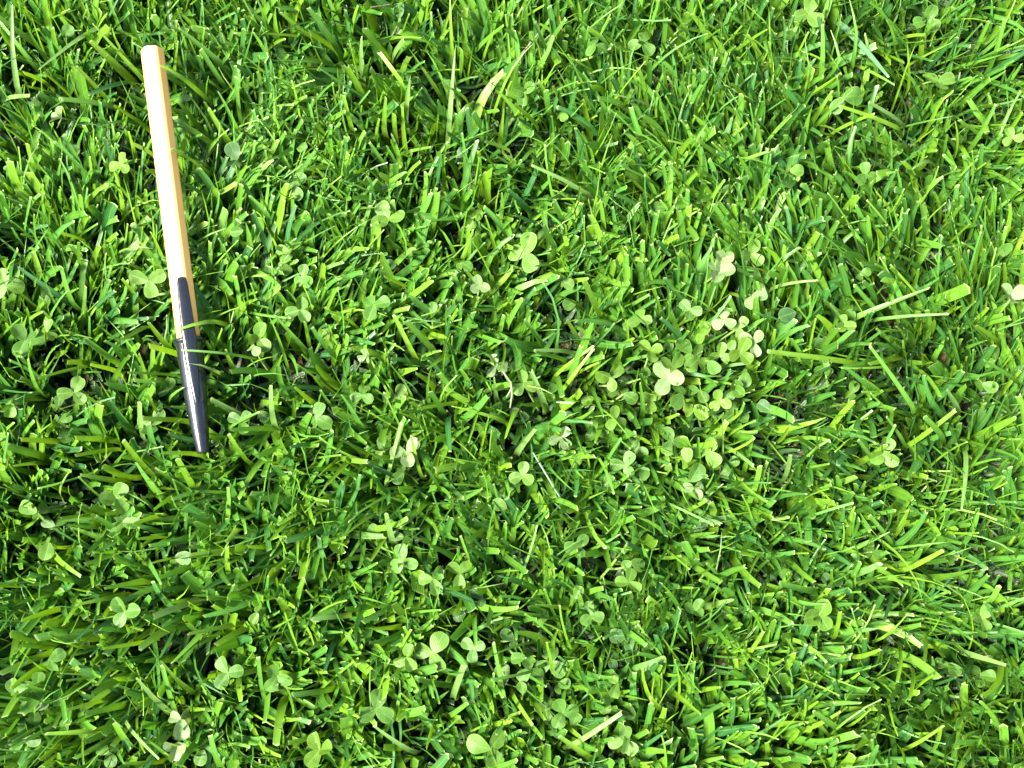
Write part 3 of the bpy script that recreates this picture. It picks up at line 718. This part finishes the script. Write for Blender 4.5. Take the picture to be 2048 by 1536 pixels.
def scatter(n_tuft, per, box, seed, thatch=False):
    r = np.random.default_rng(seed)
    tx = r.uniform(box[0], box[1], n_tuft); ty = r.uniform(box[2], box[3], n_tuft)
    # thinner here and there, so that the soil shows
    keep = np.full(n_tuft, True) if thatch else value_noise(tx, ty, 0.022, 4) + 0.6 * r.standard_normal(n_tuft) > -1.9
    tx, ty = tx[keep], ty[keep]
    nt = len(tx)
    cnt = r.poisson(per, nt) + 1
    idx = np.repeat(np.arange(nt), cnt)
    n = len(idx)
    bx = tx[idx] + r.normal(0, 2.0 * MM, n); by = ty[idx] + r.normal(0, 2.0 * MM, n)
    # lean of each tuft: slow field + own whim
    lx = 0.20 * value_noise(tx, ty, 0.05, 1) + 0.20 * r.standard_normal(nt)
    ly = 0.20 * value_noise(tx, ty, 0.05, 2) + 0.20 * r.standard_normal(nt) + 0.10 + 0.35 * np.clip(ty + 0.02, 0, 0.3)
    left = np.clip((-0.06 - tx) / 0.1, 0, 1) * np.clip((0.0 - ty) / 0.08, 0, 1)
    lx -= 0.15 * left; ly -= 0.05 * left
    lx -= 0.6 * np.clip(tx, -0.3, 0.3)
    lx = lx[idx] + 0.25 * r.standard_normal(n); ly = ly[idx] + 0.25 * r.standard_normal(n)
    phi = np.arctan2(ly, lx)
    th0 = np.clip(np.hypot(lx, ly) * 0.8, 0.03, 1.15)
    kind = r.random(n)
    if thatch: kind = np.where(kind < 0.8, r.uniform(0.34, 0.45, n), 0.99)      # only the low tangle of leaves
    fine = kind < 0.33
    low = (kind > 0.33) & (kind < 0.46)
    dead = kind > 0.965
    bend = np.abs(r.normal(0.22, 0.25, n)) * np.where(fine, 1.3, 1.0)
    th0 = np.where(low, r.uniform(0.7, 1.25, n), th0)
    th1 = np.clip(th0 + bend, 0, np.where(fine, 1.7, 1.25))
    hc = r.normal(26.5, 3.2, n) * MM
    hc = np.where(fine, hc + r.normal(0.5, 4, n) * MM, hc)
    hc = np.where(r.random(n) < 0.28, r.uniform(12, 23, n) * MM, hc)
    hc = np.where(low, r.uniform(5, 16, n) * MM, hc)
    hc = np.where(dead, r.uniform(2, 9, n) * MM, hc)
    s = np.linspace(0, 1, 24)
    ang = th0[:, None] + (th1 - th0)[:, None] * s[None] ** 1.4
    mz = np.maximum(np.cos(ang).mean(1), 0.33)
    L = np.clip(hc / mz, 6 * MM, np.where(low, 18, np.where(fine, 46, 38)) * MM)
    dz = np.cumsum(np.cos(ang), 1) / 24 * L[:, None]
    dr = np.cumsum(np.sin(ang), 1) / 24 * L[:, None]
    swing = r.normal(0, 0.25, n)[:, None] * s[None] ** 2
    px = bx[:, None] + dr * np.cos(phi[:, None] + swing)
    py = by[:, None] + dr * np.sin(phi[:, None] + swing)
    P = np.stack([px, py, dz - 0.001], 2)[:, np.linspace(0, 23, KR).round().astype(int)]
    P[:, 0, 2] = -0.001
    W = np.where(fine, r.uniform(0.55, 1.15, n), r.gamma(11, 2.4 / 11, n)) * MM
    big = value_noise(bx, by, 0.06, 9)
    W *= np.where(fine, 1.0, 1 + 0.10 * np.clip(big, -1.5, 1.5))
    tw0, tw1 = r.normal(0, 0.35, n), r.normal(0, 0.55, n)
    k = np.linspace(0, 1, KR)[None]
    tw = tw0[:, None] + tw1[:, None] * k
    sx, sy = -np.sin(phi), np.cos(phi)
    S = np.stack([sx[:, None] * np.cos(tw), sy[:, None] * np.cos(tw), np.sin(tw)], 2)
    tint = np.ones((n, 4))
    tint[:, :3] = grass_tint(n, r, 0.0)
    tint[fine, :3] = grass_tint(int(fine.sum()), r, 0.12)
    tint[low, :3] = np.array((0.022, 0.075, 0.017)) * r.uniform(0.7, 1.3, int(low.sum()))[:, None]     # darker green paints in the shade down among the blades
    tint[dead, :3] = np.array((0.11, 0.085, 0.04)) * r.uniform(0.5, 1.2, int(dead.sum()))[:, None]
    if thatch: tint[:, :3] *= np.array((0.75, 0.6, 0.7))  # browner thatch, with the shade of the gaps put into its colour
    pointed = fine & (r.random(n) < 0.45) | (r.random(n) < 0.07)
    tint[:, 3] = np.where(pointed, 0, np.where(r.random(n) < 0.8, 1, 0.3))
    fold = np.abs(r.normal(0.16, 0.12, n))
    return P, S, W, tint, fold, pointed

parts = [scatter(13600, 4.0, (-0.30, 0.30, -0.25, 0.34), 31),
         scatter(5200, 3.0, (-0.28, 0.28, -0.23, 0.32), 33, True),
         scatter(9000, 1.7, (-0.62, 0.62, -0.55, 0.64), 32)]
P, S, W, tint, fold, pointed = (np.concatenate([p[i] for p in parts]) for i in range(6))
rr = np.random.default_rng(77)

# grass pressed down under the pen, and none through it
def pen_frame(P):
    D = P - PA
    return D @ ex, D @ right, D @ ez
a, b, c = pen_frame(P)
over = (a > -0.003) & (a < PEN_L + 0.002) & (np.abs(b) < 0.0062 * K)
rise = np.where(over, c + 0.0062 * K, -1).max(1)                    # how far a blade would stick into or above the pen
P[..., 2] = np.where(over, np.minimum(P[..., 2], (PA[2] + ex[2] * a) - 0.0064 * K), P[..., 2])
ok = rise < 0.006
# leave prominent clover leaves and single blades in the open
u, v = project(P)
for (x, y, rad, z, lev) in clover_spots:
    if lev == 0: continue
    hit = ((np.hypot(u - x, v - y) < rad * 0.9) & (P[..., 2] > z - 0.002)).any(1)
    ok &= ~(hit & (rr.random(len(P)) < (0.5 if lev == 2 else 0.2)))
for H in hero_paths:
    hu, hv = project(H[3:])
    for x, y, z in zip(hu, hv, H[3:, 2]):
        hit = ((np.hypot(u - x, v - y) < 11) & (P[..., 2] > z - 0.003)).any(1)
        ok &= ~(hit & (rr.random(len(P)) < 0.75))
sel = ok
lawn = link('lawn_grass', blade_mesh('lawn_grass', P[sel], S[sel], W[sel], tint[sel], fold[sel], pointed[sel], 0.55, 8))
tag(lawn, 'dense short mown green grass of the lawn', 'grass', kind='stuff')
print('blades', int(sel.sum()), 'of', len(P), 'heroes', len(heroes), 'clover', len(CLOVER))
